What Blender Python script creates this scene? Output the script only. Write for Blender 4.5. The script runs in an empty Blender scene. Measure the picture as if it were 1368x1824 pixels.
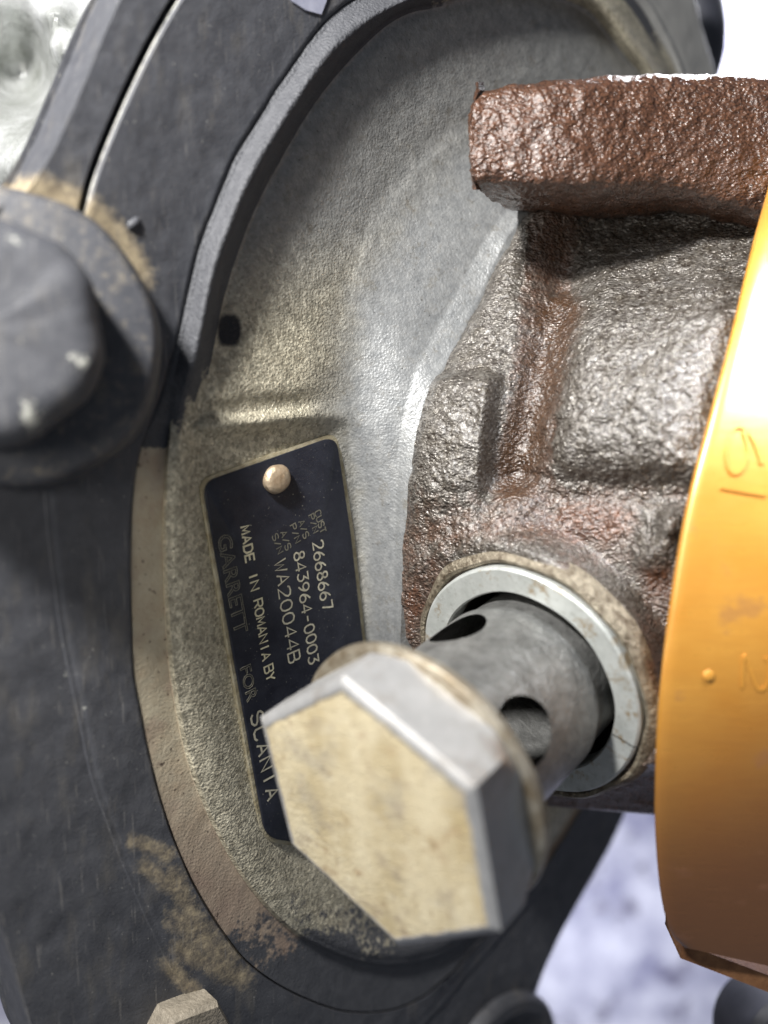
import bpy, math, random
import numpy as np
from mathutils import Vector, noise as mnoise
random.seed(4)
SC = bpy.context.scene
COL = SC.collection
D = 18.0                       # camera distance to the name plate; 1 unit is about 6 mm on the real machine

# ------------------------------------------------------------------ camera
cd = bpy.data.cameras.new("camera"); cam = bpy.data.objects.new("camera", cd); COL.objects.link(cam)
cam.location = (0, 0, D)
cd.sensor_fit = 'VERTICAL'; cd.sensor_height = 36.0; cd.sensor_width = 27.0
cd.lens = 18.0 / (9.12 / D)
cd.clip_start = 0.1; cd.clip_end = 400
cd.dof.use_dof = True; cd.dof.focus_distance = D - 0.2; cd.dof.aperture_fstop = cd.lens * 1e-3 / 0.48
SC.camera = cam
# ------------------------------------------------------------------ world and lamps
w = bpy.data.worlds.new("World"); SC.world = w; w.use_nodes = True
bg = w.node_tree.nodes["Background"]; bg.inputs[0].default_value = (0.78, 0.86, 1.0, 1); bg.inputs[1].default_value = 0.17

def lamp(name, loc, target, size, power, color, sy=None):
    l = bpy.data.lights.new(name, 'AREA'); l.energy = power; l.color = color
    l.shape = 'RECTANGLE'; l.size = size; l.size_y = sy or size
    o = bpy.data.objects.new(name, l); COL.objects.link(o); o.location = loc
    o.rotation_euler = (Vector(target) - Vector(loc)).to_track_quat('-Z', 'Y').to_euler()
    return o
lamp("area_lamp", (-10.3, 15.6, 18.6), (-1, 3, 0), 3.0, 20000, (1.0, 0.98, 0.95))
lamp("area_lamp", (7.9, 6.9, 7.4), (6.7, 2.0, 2.8), 2.4, 430, (0.93, 0.96, 1.0)).data.spread = math.radians(64)  # added out of frame to put a highlight on the clamp band
lamp("area_lamp", (-11.5, 1.5, 17), (1, -1, 1), 5, 1350, (1.0, 0.95, 0.87))  # added soft fill from the left for bolt face and housing sheen
lamp("area_lamp", (14, 24, -16), (9, 8, -30), 7, 24000, (0.95, 0.96, 1.0))  # added unseen lamp that brightens the upper backdrop
lamp("area_lamp", (9, -22, -18), (10, -14, -30), 4, 1700, (0.86, 0.88, 1.0))  # added unseen lamp aimed only at the lower backdrop
SC.view_settings.view_transform = 'Standard'; SC.view_settings.look = 'None'
SC.view_settings.exposure = 0.0; SC.view_settings.gamma = 1.0

# ------------------------------------------------------------------ geometry helpers
CAM = np.array([0, 0, D])
n = np.array([0.66, -0.14, 0.74]); n /= np.linalg.norm(n)        # axis of the turbocharger disc
def ray(p):
    p = np.asarray(p, float)
    return np.stack([(p[..., 0] - 684) / 100, (912 - p[..., 1]) / 100, -D * np.ones(p.shape[:-1])], -1)
def at_z(p, z):
    r = ray(p); z = np.asarray(z, float)
    return CAM + r * ((D - z) / D)[..., None]
P0 = at_z([500, 1100], 0.0)
C0 = float(n @ P0)
def on(p, h):
    r = ray(p); t = (C0 + np.asarray(h, float) - n @ CAM) / (r @ n)
    return CAM + r * t[..., None]
def proj(p):
    s = D / (D - p[..., 2]); return np.stack([684 + 100 * p[..., 0] * s, 912 - 100 * p[..., 1] * s], -1)
def catmull(P, m):
    """m samples, even in arc length, along a smooth curve through the rows of P (first two columns set the length)"""
    P = np.asarray(P, float); Q = np.vstack([2 * P[0] - P[1], P, 2 * P[-1] - P[-2]])
    out = []
    for i in range(1, len(Q) - 2):
        t = np.linspace(0, 1, 24, endpoint=False)[:, None]
        a, b, c, d = Q[i - 1], Q[i], Q[i + 1], Q[i + 2]
        out.append(.5 * (2 * b + (c - a) * t + (2 * a - 5 * b + 4 * c - d) * t * t + (3 * b - a - 3 * c + d) * t ** 3))
    S = np.vstack(out + [P[-1:]])
    L = np.r_[0, np.cumsum(np.linalg.norm(np.diff(S[:, :2], axis=0), axis=1))]
    u = np.linspace(0, L[-1], m)
    return np.stack([np.interp(u, L, S[:, k]) for k in range(S.shape[1])], -1)
def curve(pts, h):
    h = np.broadcast_to(np.asarray(h, float), (len(pts),)) if not callable(h) else np.array([h(*p) for p in pts])
    return np.column_stack([np.asarray(pts, float), h])
def sstep(a, b, x):
    t = np.clip((np.asarray(x, float) - a) / (b - a), 0, 1); return t * t * (3 - 2 * t)
def gauss(x, y, cx, cy, sx, sy=None):
    sy = sy or sx; return np.exp(-((x - cx) / sx) ** 2 - ((y - cy) / sy) ** 2)
def seg(x, y, ax, ay, bx, by):
    """distance to a segment"""
    dx, dy = bx - ax, by - ay; t = np.clip(((x - ax) * dx + (y - ay) * dy) / (dx * dx + dy * dy), 0, 1)
    return np.hypot(x - ax - t * dx, y - ay - t * dy)
def nz(P, scale, octs=3, seed=0.0):
    """fractal noise at each row of P, about -1..1"""
    P = np.asarray(P, float); f = mnoise.fractal; off = Vector((seed, seed * 1.7, -seed))
    return np.array([f(Vector(q) * scale + off, 0.6, 2.1, octs) for q in P.reshape(-1, 3)]).reshape(P.shape[:-1])

def wloc(o):
    v = Vector((0, 0, 0))
    while o is not None: v += o.location; o = o.parent
    return v
def mk(name, V, F, mat, parent=None, attrs=None, sharp=35, label=None, cat=None, group=None, kind=None, loc=None):
    V = np.asarray(V, float).reshape(-1, 3)
    base = np.array(wloc(parent)) if parent is not None else (np.asarray(loc, float) if loc is not None else np.zeros(3))
    me = bpy.data.meshes.new(name); me.from_pydata((V - base).tolist(), [], [tuple(int(i) for i in f) for f in F]); me.validate()
    me.polygons.foreach_set('use_smooth', [True] * len(me.polygons))
    if sharp is not None:
        me.update()
        nrm = np.empty(len(me.polygons) * 3); me.polygons.foreach_get('normal', nrm); nrm = nrm.reshape(-1, 3)
        ed = {}
        for p in me.polygons:
            for k in p.edge_keys: ed.setdefault(k, []).append(p.index)
        c = math.cos(math.radians(sharp)); fl = np.zeros(len(me.edges), bool)
        for e in me.edges:
            f = ed.get(tuple(sorted(e.vertices)), [])
            if len(f) == 2 and nrm[f[0]] @ nrm[f[1]] < c: fl[e.index] = True
        me.edges.foreach_set('use_edge_sharp', fl)
    for k, v in (attrs or {}).items():
        a = me.attributes.new(k, 'FLOAT', 'POINT'); a.data.foreach_set('value', np.asarray(v, float).reshape(-1))
    me.materials.append(mat)
    o = bpy.data.objects.new(name, me); COL.objects.link(o)
    if parent is not None: o.parent = parent
    elif loc is not None: o.location = loc
    tag(o, label, cat, group, kind)
    return o
def tag(o, label=None, cat=None, group=None, kind=None):
    for k, v in (('label', label), ('category', cat), ('group', group), ('kind', kind)):
        if v: o[k] = v
def thing(name, loc, label, cat, group=None):
    o = bpy.data.objects.new(name, None); COL.objects.link(o); o.location = loc; o.empty_display_size = .3
    tag(o, label, cat, group); return o
def grid_faces(r, c, wrap=False, off=0, flip=False):
    F = []
    for i in range(r - 1):
        for j in range(c if wrap else c - 1):
            k = (j + 1) % c; f = (off + i * c + j, off + i * c + k, off + (i + 1) * c + k, off + (i + 1) * c + j)
            F.append(f[::-1] if flip else f)
    return F
def solid_sheet(G, back):
    """close a grid of points G (r,c,3) into a body: a copy moved by `back`, joined round the border"""
    r, c = G.shape[:2]; B = G + np.asarray(back)
    V = np.vstack([G.reshape(-1, 3), B.reshape(-1, 3)]); o = r * c
    F = grid_faces(r, c) + grid_faces(r, c, off=o, flip=True)
    rim = [j for j in range(c)] + [i * c + c - 1 for i in range(1, r)] + [(r - 1) * c + j for j in range(c - 2, -1, -1)] + [i * c for i in range(r - 2, 0, -1)]
    for a, b in zip(rim, rim[1:] + rim[:1]): F.append((b, a, o + a, o + b))
    return V, F
def loft(curves, m, subs, disp=None, smooth=False):
    """surface through px curves (x, y, height above the disc); returns px grid and 3-D grid"""
    C = np.stack([catmull(c, m) for c in curves])
    rows = []
    if smooth:
        pass
    for k, s in enumerate(subs):
        for i in range(s):
            t = i / s; rows.append(C[k] * (1 - t) + C[k + 1] * t)
    rows.append(C[-1]); A = np.stack(rows)
    h = A[..., 2]
    if disp is not None: h = h + disp(A[..., 0], A[..., 1])
    return A[..., :2], on(A[..., :2], h), h
def frame(ax, up=(0, 1, 0)):
    ax = np.asarray(ax, float); ax /= np.linalg.norm(ax)
    e1 = np.cross(ax, up); e1 /= np.linalg.norm(e1); e2 = np.cross(ax, e1); return ax, e1, e2
def lathe(c, ax, prof, m=96, rad=None, capends=True):
    """prof: list of (radius, height along ax). rad(theta, k, r) may change the radius"""
    ax, e1, e2 = frame(ax); th = np.linspace(0, 2 * np.pi, m, endpoint=False)
    V = []
    for k, (r, t) in enumerate(prof):
        rr = np.full(m, r) if rad is None else rad(th, k, r)
        V.append(np.asarray(c) + ax * t + rr[:, None] * (np.cos(th)[:, None] * e1 + np.sin(th)[:, None] * e2))
    V = np.stack(V); F = grid_faces(len(prof), m, wrap=True)
    V = V.reshape(-1, 3)
    if capends:
        a = len(V); V = np.vstack([V, V[:m].mean(0), V[-m:].mean(0)])
        F += [(j, a, (j + 1) % m)[::-1] for j in range(m)] if False else [((j + 1) % m, j, a) for j in range(m)]
        b = (len(prof) - 1) * m
        F += [(b + j, b + (j + 1) % m, a + 1) for j in range(m)]
    return V, F

# ------------------------------------------------------------------ materials
class M:
    def __init__(s, name):
        s.m = bpy.data.materials.new(name); s.m.use_nodes = True; s.t = s.m.node_tree
        s.b = s.t.nodes["Principled BSDF"]; s.co = s.t.nodes.new("ShaderNodeTexCoord").outputs["Object"]
    def L(s, a, b): s.t.links.new(a, b)
    def put(s, sock, v):
        if isinstance(v, bpy.types.NodeSocket): s.L(v, sock)
        elif isinstance(v, (tuple, list)): sock.default_value = (*v, 1) if len(v) == 3 and len(sock.default_value) == 4 else v
        else: sock.default_value = v
    def map(s, scale=(1, 1, 1), rot=(0, 0, 0)):
        q = s.t.nodes.new("ShaderNodeMapping"); s.L(s.co, q.inputs[0]); q.inputs['Scale'].default_value = scale; q.inputs['Rotation'].default_value = rot
        return q.outputs[0]
    def noise(s, sc, det=3, ro=.6, vec=None, dist=0):
        q = s.t.nodes.new("ShaderNodeTexNoise"); s.L(vec or s.co, q.inputs['Vector'])
        q.inputs['Scale'].default_value = sc; q.inputs['Detail'].default_value = det; q.inputs['Roughness'].default_value = ro; q.inputs['Distortion'].default_value = dist
        return q.outputs['Fac']
    def voro(s, sc, vec=None, out='Distance', rnd=1):
        q = s.t.nodes.new("ShaderNodeTexVoronoi"); s.L(vec or s.co, q.inputs['Vector']); q.inputs['Scale'].default_value = sc; q.inputs['Randomness'].default_value = rnd
        return q.outputs[out]
    def ramp(s, f, *stops):
        q = s.t.nodes.new("ShaderNodeValToRGB"); s.L(f, q.inputs[0]); e = q.color_ramp.elements
        for i, (p, c) in enumerate(stops):
            x = e[i] if i < 2 else e.new(p)
            x.position = p; x.color = (c, c, c, 1) if not isinstance(c, tuple) else (*c, 1)
        return q.outputs[0]
    def attr(s, name):
        q = s.t.nodes.new("ShaderNodeAttribute"); q.attribute_name = name; return q.outputs['Fac']
    def mix(s, f, a, b, mode='MIX'):
        q = s.t.nodes.new("ShaderNodeMix"); q.data_type = 'RGBA'; q.blend_type = mode
        s.put(q.inputs[0], f); s.put(q.inputs[6], a); s.put(q.inputs[7], b); return q.outputs[2]
    def math(s, op, a, b=0.0, clamp=False):
        q = s.t.nodes.new("ShaderNodeMath"); q.operation = op; q.use_clamp = clamp; s.put(q.inputs[0], a); s.put(q.inputs[1], b); return q.outputs[0]
    def edge(s, a, nzsock, amp=.5, lo=.4, hi=.6):
        """a soft mask made ragged by noise"""
        v = s.math('ADD', a, s.math('MULTIPLY', s.math('SUBTRACT', nzsock, .5), amp))
        return s.ramp(v, (lo, 0.0), (hi, 1.0))
    def bump(s, h, dist=.05, stg=1.0, nrm=None):
        q = s.t.nodes.new("ShaderNodeBump"); q.inputs['Strength'].default_value = stg; q.inputs['Distance'].default_value = dist
        s.L(h, q.inputs['Height'])
        if nrm: s.L(nrm, q.inputs['Normal'])
        return q.outputs[0]
    def out(s, color, rough, metal=0.0, nrm=None, spec=.5, coat=None):
        s.put(s.b.inputs['Base Color'], color); s.put(s.b.inputs['Roughness'], rough); s.put(s.b.inputs['Metallic'], metal)
        s.put(s.b.inputs['Specular IOR Level'], spec)
        if nrm: s.L(nrm, s.b.inputs['Normal'])
        if coat: s.put(s.b.inputs['Coat Weight'], coat); s.b.inputs['Coat Roughness'].default_value = .36
        return s.m

def mat_cast():
    s = M("cast_disc")
    fine = s.noise(17, 3, .7); mid = s.noise(5, 4, .6); big = s.noise(1.3, 3); ragged = s.noise(9, 5, .7)
    cell = s.voro(21); fl = s.voro(19, out='Color')
    warm = s.mix(s.ramp(mid, (.3, 0.0), (.7, 1.0)), (.33, .30, .225), (.54, .50, .385))
    cool = s.mix(s.ramp(mid, (.3, 0.0), (.7, 1.0)), (.185, .192, .197), (.27, .275, .275))
    c = s.mix(s.attr('cool'), warm, cool)
    flv = s.ramp(fl, (.1, .55), (.95, 1.5)); c = s.mix(s.math('SUBTRACT', .85, s.math('MULTIPLY', s.attr('cool'), .65)), c, flv, 'MULTIPLY')
    grime = s.ramp(s.noise(3.2, 5, .75), (.56, 0.0), (.70, 1.0))
    c = s.mix(s.math('MULTIPLY', grime, .45), c, (.13, .11, .075))
    pits = s.ramp(s.noise(19, 2, .5), (.70, 0.0), (.74, 1.0))
    c = s.mix(s.math('MULTIPLY', pits, .8), c, (.03, .028, .025))
    tan = s.mix(s.ramp(s.noise(2.1, 4, .7), (.35, 0.0), (.65, 1.0)), (.40, .33, .23), (.47, .42, .31))
    tan = s.mix(s.math('MULTIPLY', s.ramp(s.noise(.9, 3), (.5, 0.0), (.62, 1.0)), .5), tan, (.27, .19, .15))
    dots = s.ramp(s.noise(10, 3, .55), (.655, 0.0), (.69, 1.0))
    tan = s.mix(s.math('MULTIPLY', s.attr('dusty_red'), .75), tan, (.25, .185, .145))  # tan strip goes over to a dusty reddish brown lower down
    tan = s.mix(s.math('MULTIPLY', dots, .85), tan, (.06, .04, .03))
    tm = s.edge(s.attr('tan'), ragged, .6, .46, .54)
    c = s.mix(tm, c, tan)
    paint = s.mix(s.ramp(mid, (.3, 0.0), (.7, 1.0)), (.047, .049, .056), (.070, .072, .080))
    pm = s.edge(s.attr('paint'), ragged, 1.1, .42, .60)
    c = s.mix(pm, c, paint)
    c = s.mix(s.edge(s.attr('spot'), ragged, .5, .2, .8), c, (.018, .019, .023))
    hgt = s.math('ADD', fine, s.math('MULTIPLY', cell, .5))
    hgt = s.math('MULTIPLY', hgt, s.math('SUBTRACT', 1.0, s.math('MULTIPLY', tm, .75)))
    hgt = s.math('MULTIPLY', hgt, s.math('SUBTRACT', 1.0, s.math('MULTIPLY', s.attr('cool'), .68)))
    metal = s.math('MULTIPLY', s.math('SUBTRACT', 1.0, s.math('MAXIMUM', pm, tm)), .35)
    rough = s.math('ADD', .42, s.math('MULTIPLY', s.math('MAXIMUM', pm, tm), .16))
    return s.out(c, rough, metal, s.bump(hgt, .040, .8))
def mat_flange():
    s = M("grey_paint")
    mid = s.noise(3, 5, .65); ragged = s.noise(8, 5, .75)
    c = s.mix(s.ramp(mid, (.3, 0.0), (.72, 1.0)), (.046, .048, .056), (.074, .076, .085))
    streak = s.noise(2.0, 4, .6, vec=s.map((1.5, .4, 1), (0, 0, .3)))
    c = s.mix(s.math('MULTIPLY', s.ramp(streak, (.55, 0.0), (.75, 1.0)), .5), c, (.13, .12, .105))
    tan = s.mix(s.ramp(s.noise(6, 4, .7), (.35, 0.0), (.65, 1.0)), (.22, .175, .115), (.36, .30, .20))
    tm = s.edge(s.attr('tan'), s.noise(6, 8, .8), 1.7, .32, 1.1)
    c = s.mix(tm, c, tan)
    fleck = s.ramp(s.noise(26, 2, .5, vec=s.map((1, .6, 1), (0, 0, .5))), (.735, 0.0), (.76, 1.0))
    c = s.mix(s.math('MULTIPLY', fleck, .7), c, (.45, .44, .40))
    c = s.mix(s.attr('pale'), c, (.27, .27, .26))
    scr = s.ramp(s.noise(3, 2, .5, vec=s.map((9, .35, 1), (0, 0, .6))), (.66, 0.0), (.70, 1.0)); c = s.mix(s.math('MULTIPLY', scr, .35), c, (.22, .21, .20))
    ch = s.edge(s.attr('chip_glint'), s.noise(7, 6, .75), 2.0, .55, .85)
    c = s.mix(ch, c, (.50, .50, .45))
    return s.out(c, s.ramp(s.noise(5, 4), (.3, .46), (.7, .6)), 0.0, s.bump(s.math('ADD', s.noise(22, 3, .6), s.math('MULTIPLY', mid, .2)), .025, .35), spec=.4)
def mat_rust():
    s = M("oily_cast_iron")
    dirv = s.map((1.0, 1.45, 1.0), (0, 0, -.5))
    grain = s.noise(12, 3, .6, vec=dirv, dist=.2); fine = s.noise(20, 2, .5, vec=dirv); mid = s.noise(3.4, 5, .65)
    g = s.math('ADD', s.math('MULTIPLY', grain, .72), s.math('MULTIPLY', fine, .28))
    rm = s.edge(s.attr('rust'), s.noise(5, 5, .7), 1.1, .28, .78)
    om = s.edge(s.attr('oil'), s.noise(5, 5, .7), .8, .3, .8)
    tip = s.ramp(g, (.38, 0.0), (.66, 1.0))
    red = s.mix(tip, s.mix(mid, (.028, .012, .007), (.055, .024, .012)), s.mix(s.ramp(mid, (.3, 0.0), (.7, 1.0)), (.085, .033, .015), (.16, .072, .038)))
    grey = s.mix(tip, (.024, .016, .011), s.mix(s.ramp(mid, (.3, 0.0), (.7, 1.0)), (.125, .108, .083), (.27, .255, .235)))
    c = s.mix(rm, grey, red)
    c = s.mix(om, c, s.mix(tip, (.030, .014, .006), (.075, .037, .017)))
    met = s.math('MULTIPLY', s.math('SUBTRACT', 1.0, s.math('MAXIMUM', rm, om)), .32)
    hgt = s.math('ADD', g, s.math('MULTIPLY', s.voro(15, vec=dirv), .5))
    return s.out(c, s.ramp(s.noise(14, 3), (.35, .24), (.7, .42)), met, s.bump(hgt, .052, 1.0), spec=.9, coat=.35)
def mat_simple(name, c1, c2, sc, rough, metal, bsc=0, bd=.02, rvar=.1, vec=None, spec=.5):
    s = M(name); v = s.map(*vec) if vec else None
    c = s.mix(s.ramp(s.noise(sc, 5, .65, vec=v), (.32, 0.0), (.68, 1.0)), c1, c2)
    r = s.ramp(s.noise(sc * 1.7, 4, .6, vec=v), (.3, rough), (.7, min(1, rough + rvar)))
    return s.out(c, r, metal, s.bump(s.noise(bsc, 4, .6, vec=v), bd, .7) if bsc else None, spec=spec)

m_cast = mat_cast(); m_flange = mat_flange(); m_rust = mat_rust()

# ------------------------------------------------------------------ setting behind the machine
def mat_floor():
    s = M("stained_floor")
    c = s.mix(s.ramp(s.noise(.30, 5, .65), (.35, 0.0), (.65, 1.0)), (.22, .22, .33), (.74, .74, .82))
    blot = s.ramp(s.noise(.75, 4, .55), (.58, 0.0), (.66, 1.0))
    c = s.mix(s.math('MULTIPLY', blot, .8), c, (.10, .09, .14))
    return s.out(c, .45, 0, None)
fx = 110
mk("floor", [(-fx, -fx, -30), (fx, -fx, -30), (fx, fx, -30), (-fx, fx, -30)], [(0, 1, 2, 3)], mat_floor(), kind='structure',
   label='pale bluish stained floor far behind the machine')

# cast aluminium lump behind the flange, upper left
def casting():
    xs = np.linspace(-320, 330, 90); ys = np.linspace(-260, 520, 100); X, Y = np.meshgrid(xs, ys)
    z = -2.5 + 1.5 * gauss(X, Y, 60, 120, 260, 330)
    z -= 2.2 * gauss(X, Y, 40, 120, 85, 95)
    for a in ((95, 30, 115, 90), (115, 90, 175, 60), (115, 90, 100, 220), (100, 220, 30, 300)):
        z += 1.5 * np.exp(-(seg(X, Y, *a) / 26) ** 2)
    z += .5 * gauss(X, Y, 20, 230, 50)
    P = at_z(np.stack([X, Y], -1), z); P[..., 2] += .25 * nz(P, .55, 3, 3)
    V, F = solid_sheet(P, (0, 0, -3))
    mk("aluminium_casting", V, F, mat_simple("raw_aluminium", (.20, .21, .19), (.62, .63, .64), .5, .28, .45, 3, .1),
       label="blurred bright aluminium casting behind the dark flange", cat="metal casting")
casting()

# ------------------------------------------------------------------ turbocharger: disc, rim and flange
turbo = thing("turbocharger", tuple(P0 - n * 1.2), "grey and rusty turbocharger body with a black riveted name plate", "turbocharger")

RIN = [(1200, 320), (1175, 200), (1148, 140), (1115, 100), (1081, 55), (1040, 12), (950, -14), (850, -10), (780, 5), (700, 28), (604, 118), (542, 200), (491, 287), (450, 365), (412, 462), (387, 549), (367, 653), (353, 714), (347, 780), (352, 860), (360, 950), (376, 1080), (396, 1200), (424, 1330), (460, 1450), (515, 1555), (590, 1635), (680, 1668), (780, 1650), (850, 1590), (920, 1500), (980, 1420), (1030, 1340)]
ROUT = [(1250, 330), (1222, 210), (1190, 125), (1159, 70), (1120, 10), (1050, -50), (950, -70), (850, -62), (750, -28), (655, 0), (589, 45), (530, 125), (476, 205), (425, 290), (393, 367), (363, 445), (336, 569), (323, 630), (308, 700), (298, 777), (291, 880), (290, 1000), (295, 1120), (303, 1208), (327, 1335), (360, 1433), (409, 1531), (458, 1601), (511, 1654), (560, 1684), (640, 1716), (720, 1722), (800, 1700), (870, 1640), (940, 1560), (1000, 1480), (1050, 1390)]
TL = [(1262, 330), (1234, 205), (1202, 120), (1171, 62), (1130, 0), (1055, -62), (950, -82), (850, -74), (745, -38), (645, -8), (580, 38), (520, 118), (466, 200), (415, 285), (382, 365), (352, 445), (324, 569), (308, 630), (288, 700), (262, 770), (245, 830), (237, 900), (234, 1000), (236, 1120), (241, 1208), (262, 1319), (295, 1446), (331, 1540), (360, 1597), (401, 1662), (446, 1716), (520, 1765), (620, 1800), (720, 1790), (800, 1735), (880, 1650), (950, 1570), (1010, 1490), (1060, 1400)]
SL = [(1275, 330), (1250, 210), (1222, 110), (1195, 50), (1150, -20), (1060, -90), (950, -130), (800, -160), (600, -230), (450, -230), (360, -80), (310, 0), (270, 70), (230, 150), (190, 240), (160, 320), (143, 385), (118, 480), (92, 600), (84, 750), (88, 900), (108, 1080), (130, 1200), (150, 1290), (170, 1385), (200, 1470), (235, 1560), (270, 1640), (310, 1720), (360, 1800), (440, 1880), (560, 1920), (680, 1885), (770, 1800), (850, 1708), (930, 1613), (1000, 1523), (1070, 1410)]
OUT = [(1300, 330), (1285, 200), (1272, 120), (1250, 50), (1238, 0), (1180, -130), (1000, -260), (800, -330), (600, -340), (420, -300), (300, -150), (250, -70), (210, 0), (175, 85), (138, 170), (108, 240), (75, 300), (40, 350), (-60, 400), (-160, 500), (-220, 700), (-220, 950), (-180, 1200), (-100, 1450), (0, 1662), (25, 1740), (48, 1824), (75, 1900), (150, 2000), (400, 2140), (700, 2090), (860, 1950), (935, 1815), (985, 1690), (1040, 1590), (1090, 1500), (1130, 1410)]
CRE = [(1090, 340), (1040, 270), (950, 225), (850, 230), (760, 290), (690, 380), (640, 480), (617, 590), (614, 700), (622, 800), (634, 900), (642, 1000), (652, 1100), (672, 1200), (710, 1320), (760, 1420), (830, 1470), (890, 1430), (935, 1370), (970, 1310)]
BND = [(1065, 420), (1000, 350), (950, 370), (905, 425), (885, 465), (850, 540), (800, 640), (765, 700), (740, 800), (724, 950), (716, 1080), (714, 1150), (722, 1250), (745, 1330), (790, 1390), (840, 1400), (885, 1380), (925, 1330), (955, 1280)]

def up(y0, y1, a, b):                                      # value a above y0 (in the upper part of the disc), b below y1
    return lambda x, y: float(a + (b - a) * sstep(y0, y1, y))
def mid_curve(A, B, t, h, m=60):
    a = catmull(np.asarray(A, float), m); b = catmull(np.asarray(B, float), m); c = a * (1 - t) + b * t
    return curve(c, h)
hc = up(560, 740, .50, .20); hd = up(600, 740, -.06, .05); hr = up(700, 810, .12, .02)
curves = [curve(TL, .06), mid_curve(TL, ROUT, .85, hr), curve(ROUT, hr), mid_curve(ROUT, RIN, .10, up(560, 740, .19, .14)), mid_curve(ROUT, RIN, .30, up(560, 740, .36, .19)), mid_curve(ROUT, RIN, .52, hc), mid_curve(ROUT, RIN, .78, up(560, 740, .40, .13)), curve(RIN, hd), mid_curve(RIN, CRE, .035, up(600, 740, -.05, .02)), mid_curve(RIN, CRE, .08, 0.0), curve(CRE, .03), mid_curve(CRE, BND, .22, .20), mid_curve(CRE, BND, .80, .86), curve(BND, 1.12),
          curve(np.asarray(BND, float) * .8 + np.array([1050, 900]) * .2, 1.2)]
subs = [5, 3, 3, 5, 6, 6, 6, 4, 4, 60, 8, 20, 10, 4]
starts = np.r_[0, np.cumsum(subs)]
def pad_disp(x, y):
    d = .20 * np.exp(-(np.abs((y - 748) + (x - 480) * .10) / 17) ** 2) * sstep(335, 370, x) * (1 - sstep(585, 640, x))   # ridge over the plate
    d = d + .13 * (1 - sstep(690, 745, y + (x - 480) * .10)) * sstep(345, 372, x) * (1 - sstep(560, 640, x)) * sstep(560, 700, y)
    d = d - .05 * gauss(x, y, 408, 588, 19, 26)
    d = d + .12 * gauss(x, y, 640, 770, 30, 70)
    return d
PX, G, H = loft(curves, 640, subs, pad_disp)
x, y = PX[..., 0], PX[..., 1]
H2_ = np.stack([np.convolve(np.pad(H[:, j], 9, mode='edge'), np.ones(19) / 19, 'valid') for j in range(H.shape[1])], 1)
r_ = np.arange(len(PX))[:, None]; k_ = sstep(starts[10] - 22, starts[10] - 10, r_) * (1 - sstep(starts[12] + 4, starts[13] - 1, r_))
H = H * (1 - k_) + H2_ * k_
H2_ = np.stack([np.convolve(np.pad(H[:, j], 7, mode='edge'), np.array([1, 2, 3, 4, 5, 5, 5, 5, 5, 5, 5, 4, 3, 2, 1]) / 55, 'valid') for j in range(H.shape[1])], 1)
k_ = np.where(PX[..., 1] < 760, sstep(2, 5, r_), sstep(starts[3], starts[3] + 4, r_)) * (1 - sstep(starts[9] + 4, starts[9] + 8, r_)); H = H * (1 - k_) + H2_ * k_; G = on(PX, H)
rowid = np.arange(len(PX))[:, None] * np.ones(PX.shape[1])
G = G + (.009 * nz(G, 2.3, 4, 1))[..., None] * n
# bare metal, paint and tan by place on the casting
rim_row = (rowid <= starts[8] - 1)
paint = np.where(rim_row, 1 - sstep(630, 775, y - (350 - x) * 1.6 + 14 * np.sin(x * .23)), 0.0)
strip = rowid <= starts[2]
paint = np.where(strip, 1 - sstep(785, 812, y), paint)
paint = np.where((rowid > starts[2]) & rim_row & (x < 700) & (y > 1650), .15, paint)
lower = sstep(1540, 1800, y + (x - 400) * .18 + 70 * nz(np.stack([x, y, 0 * x], -1), .012, 4, 3))
paint = np.maximum(paint, lower * .9)  # disc tone gets darker towards the bottom
right_up = sstep(1120, 1200, x) * (rowid < starts[3]) * (y < 400)
paint = np.where(right_up > 0, paint * (1 - .65 * right_up), paint)
tan = np.where(strip, sstep(785, 812, y), 0.0)
cool = sstep(starts[10] - 26, starts[10] + 12, rowid + 5 * nz(np.stack([x, y, 0 * x], -1), .012, 3))
cool = np.maximum(cool, (1 - sstep(360, 640, y)) * (rowid > starts[7]) * .9)
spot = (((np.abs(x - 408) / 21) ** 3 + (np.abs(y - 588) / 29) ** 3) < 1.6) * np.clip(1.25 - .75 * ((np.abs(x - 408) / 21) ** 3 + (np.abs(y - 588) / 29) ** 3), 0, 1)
V, F = solid_sheet(G, -n * 1.1)
two = lambda a: np.r_[a.reshape(-1), a.reshape(-1)]
mk("disc_casting", V, F, m_cast, turbo, dict(dusty_red=two(sstep(1250, 1600, y)), paint=two(paint), tan=two(tan), cool=two(cool), spot=two(spot)), sharp=50)

# painted flange with the slit / step line
def hs(x, y): return float(.10 - .42 * (1 - sstep(375, 400, y)) * (x < 900) - .02 * (y > 400))
def hsr(x, y): return float(.15 if y < 380 else .10)
def hl(x, y): return float(.10 if y < 400 else .055)
def shift(P, d):
    P = np.asarray(P, float); t = np.gradient(P, axis=0); t /= np.linalg.norm(t, axis=1)[:, None]
    return P + np.stack([t[:, 1], -t[:, 0]], -1) * d
TLa = np.asarray(TL, float)
fc = [curve(OUT, -.25), mid_curve(OUT, SL, .010, .0), mid_curve(OUT, SL, .03, hl), curve(shift(SL, -9), hl), curve(shift(SL, -6), hs), curve(shift(SL, 3), hs), curve(shift(SL, 6), .09), curve(shift(SL, 13), hsr),
      mid_curve(SL, TL, .9, .10), curve(shift(TL, -5), .10), curve(shift(TL, -1), up(1350, 1500, .07, -.02))]
fsub = [2, 3, 40, 2, 2, 2, 2, 40, 4, 2]
PX2, G2, H2 = loft(fc, 520, fsub)
x, y = PX2[..., 0], PX2[..., 1]
BC = np.array([14., 606.])                                  # boss of the big bolt, in px
G2 = G2 + (.015 * nz(G2, 1.1, 4, 6))[..., None] * n
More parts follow.
